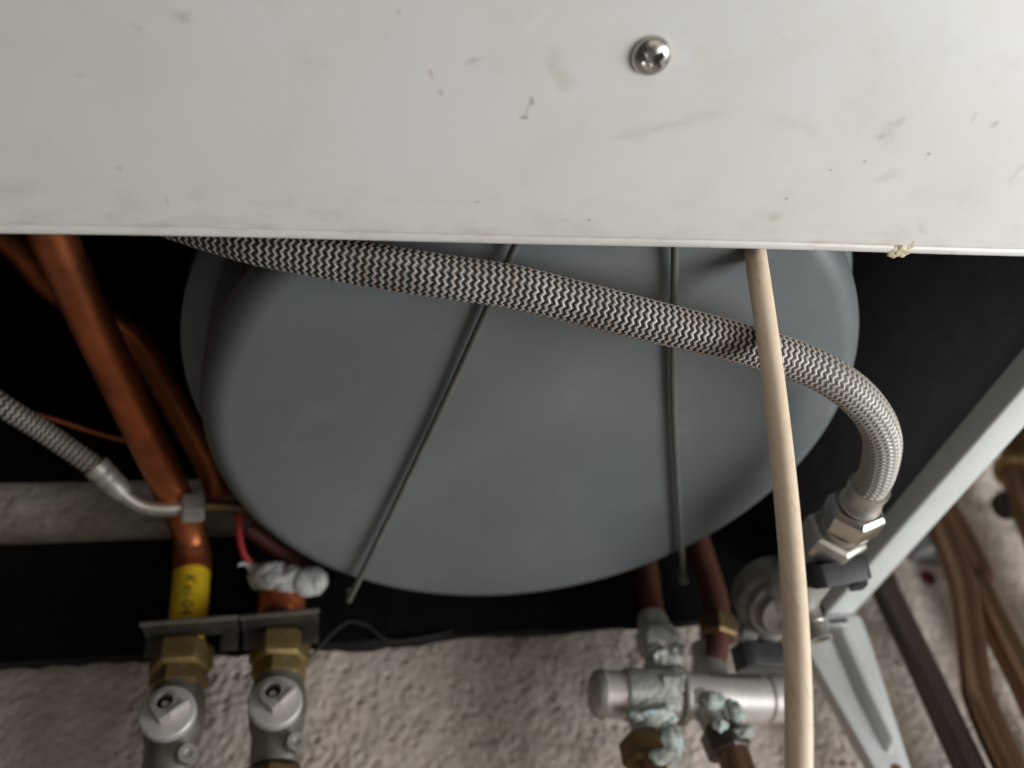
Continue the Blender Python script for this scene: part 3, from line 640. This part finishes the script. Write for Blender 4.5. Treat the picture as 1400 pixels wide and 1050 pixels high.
# red pipes rising into the casing
p1 = make('feed_pipe', tube(MM([(181.5, -34, 70), (180.5, -36, 36.5), (176.0, -38, 8), (173, -42, -6)]), .0068, 20, .004), M['copper_red'], None, loc=mm(173, -42, -6))
tag(p1, 'reddish copper pipe rising straight from the corroded valve stub', 'pipe')
p2 = thing('feed_pipe', 'reddish copper pipe with a brass nut beside the filling valve', 'pipe', mm(210, -40, -10))
make('pipe', tube(MM([(215.5, -42, 80), (214.5, -42, 43.5), (212.8, -42, 6), (206, -41, -16), (200, -40, -28)]), .0072, 20, .004), M['copper_red'], p2)
make('brass_nut', hexnut(mm(209.0, -41.5, -9.0), (.25, 0, 1), 11, 13, (1, 0, 0), .3, 1.5), M['brass_dark'], p2, sharp=25)

# ------------------------------------------------------------------ mounting bracket on the wall
br = thing('mounting_bracket', 'tapered grey metal bracket with a slot and raised rib on the wall', 'bracket', mm(286, -15, -40))
pl = MM([(263, -30, 1), (304.5, -30, .2), (306, -30, -3), (304.3, -30, -22), (294.5, -30, -88), (290, -30, -112), (285, -30, -116), (280, -30, -112), (274.6, -30, -86), (263, -30, -10)])
plate = make('plate', prism(pl, (0, .0016, 0)), M['grey_paint'], br, bevel=.0004)
cap_ = [mm(290.6, -33, -2.6) + Vector((math.cos(a) * .0018 + (.0048 if math.cos(a) > 0 else -.0048), 0, math.sin(a) * .0018)) for a in np.linspace(0, 2 * math.pi, 24, endpoint=False) + .05]
cut(plate, prism(cap_, (0, .008, 0)))
make('slot_dark_backing', box(mm(290.6, -26.6, -2.6), (.017, .0012, .008)), M['hole'], br)  # dark box added behind the slot so the opening looks unlit
cut(plate, lathe(mm(286.5, -34, -88), (0, 1, 0), [(2.6, 0), (2.6, 9)], 24))
make('plate_screw', lathe(mm(286.5, -28.6, -88), (0, -1, 0), [(4.2, -1), (4.2, .4), (3.0, 1.8), (.3, 2.2)], 24), M['brass'], br)
for a, b in (((263, -10), (274.6, -86)), ((274.6, -86), (280, -112)), ((304.3, -22), (294.5, -88)), ((294.5, -88), (290, -112))):
    make('side_flange', prism(MM([(a[0], -28.6, a[1]), (b[0], -28.6, b[1]), (b[0], -21.5, b[1]), (a[0], -21.5, a[1])]), (.0014 if a[0] < 280 else -.0014, 0, 0)), M['grey_paint'], br)
b0 = MM([(281.5, -30, -8), (292.5, -30, -7), (294.0, -30, -14), (290.5, -30, -60), (288.0, -30, -78), (285.5, -30, -80.5), (283.6, -30, -78), (281, -30, -50)])
cen = mm(288, -30, -38)
t0 = [cen + Vector(((p.x - cen.x) * .42 + .0016, 0, (p.z - cen.z) * .88)) + Vector((0, -.0052, 0)) for p in b0]
n = len(b0); make('raised_rib', ([Vector(p) for p in b0] + t0, [list(range(n))[::-1], [n + i for i in range(n)]] + [[i, (i + 1) % n, n + (i + 1) % n, n + i] for i in range(n)]), M['grey_paint'], br, bevel=.0012, sharp=60)

# ------------------------------------------------------------------ pipes outside the casing
def solo(name, pts, r, mat, label, straight=False):
    o = make(name, tube(pts, r, 26, .004, straight), mat, None, loc=pts[-1]); return tag(o, label, 'pipe')
solo('brown_pipe', MM([(340.5, -20, 330), (340, -20, 51), (338.7, -20, 26.7), (337.5, -20, -33.8), (335.5, -20, -87.5), (334, -20, -200)]), .0085, M['copper_brown'], 'dark brown oxidised pipe running down the wall next to the mounting bracket')
solo('kinked_pipe', MM([(396, -32, 330), (396, -31, 120), (394.5, -30, 76.7), (392, -30, 53.2), (384.3, -30, 15.5), (372.5, -30, -13.6), (357.5, -30, -47), (354, -30, -58), (351, -30, -92.7), (348, -30, -200)]), .0083, M['copper_dark'], 'shiny brown copper pipe with an offset kink on the wall')
solo('straight_copper_pipe', MM([(417, -18, 330), (414.4, -18, 60.5), (405.2, -18, 16.4), (400.4, -18, -42), (397.6, -18, -76.3), (394, -18, -200)]), .0092, M['copper_dark'], 'straight copper pipe running down the wall behind the kinked one')
up_ = thing('soldered_pipe', 'copper pipe with a shiny brass union ring high on the wall', 'pipe', mm(465, -30, 60))
make('pipe', tube(MM([(520, -34, 260), (505, -32, 150), (481, -30, 101), (470, -30, 70), (463, -28, 30), (458, -26, -20), (456, -26, -120)]), .0125, 26, .004), M['copper_dark'], up_)
rd = (mm(466, -30, 80) - mm(489, -31, 118)).normalized()
make('union_ring', lathe(mm(481, -30, 103), rd, [(13, -4), (16.0, -3), (16.6, 0), (16.0, 3), (13, 4)], 36), M['brass'], up_)
make('elbow_boss', lathe(mm(474, -20, 84), (-1, .1, -.25), [(9, 0), (10, 4), (10, 12), (8.5, 15), (3, 16)], 28), M['bracket_zinc'], up_)
pg = make('wall_plug', lathe(mm(389.3, .5, 39.1), (0, -1, 0), [(5.0, 0), (5.0, 1.2), (4.2, 2.4), (2.2, 2.6), (2.0, 1.0)], 24), M['red_plug'], None, loc=mm(389.3, .5, 39.1))
tag(pg, 'small dark red plastic wall plug in the plaster', 'wall plug')
gc = thing('pipe_clip', 'grey plastic clip on the plaster above the red wall plug', 'clip', mm(394, 0, 58))
make('base', box(mm(390, -4, 58), (.030, .009, .012), Matrix.Rotation(.3, 3, 'Y')), M['grey_clip'], gc, bevel=.0015)
make('jaw', lathe(mm(394, -9, 52), (0, .0, 1), [(12, 0), (12.4, 1), (12.4, 10), (12, 11)], 32), M['grey_clip'], gc)

lw = make('dark_wire', tube(MM([(-16, -20, -3.5), (-7.8, -21.5, 1.5), (0.6, -26, 8.6), (10.2, -29, 14.5), (20.2, -27, 12.5), (31.0, -23.5, 5.2), (48.2, -22.5, 6.0), (66, -22, 9.0)]), .0008, 10, .002), M['dark_paint'], None, loc=mm(10.2, -29, 14.5))
tag(lw, 'thin dark loose wire looping over the torn black edge above the plaster', 'wire')
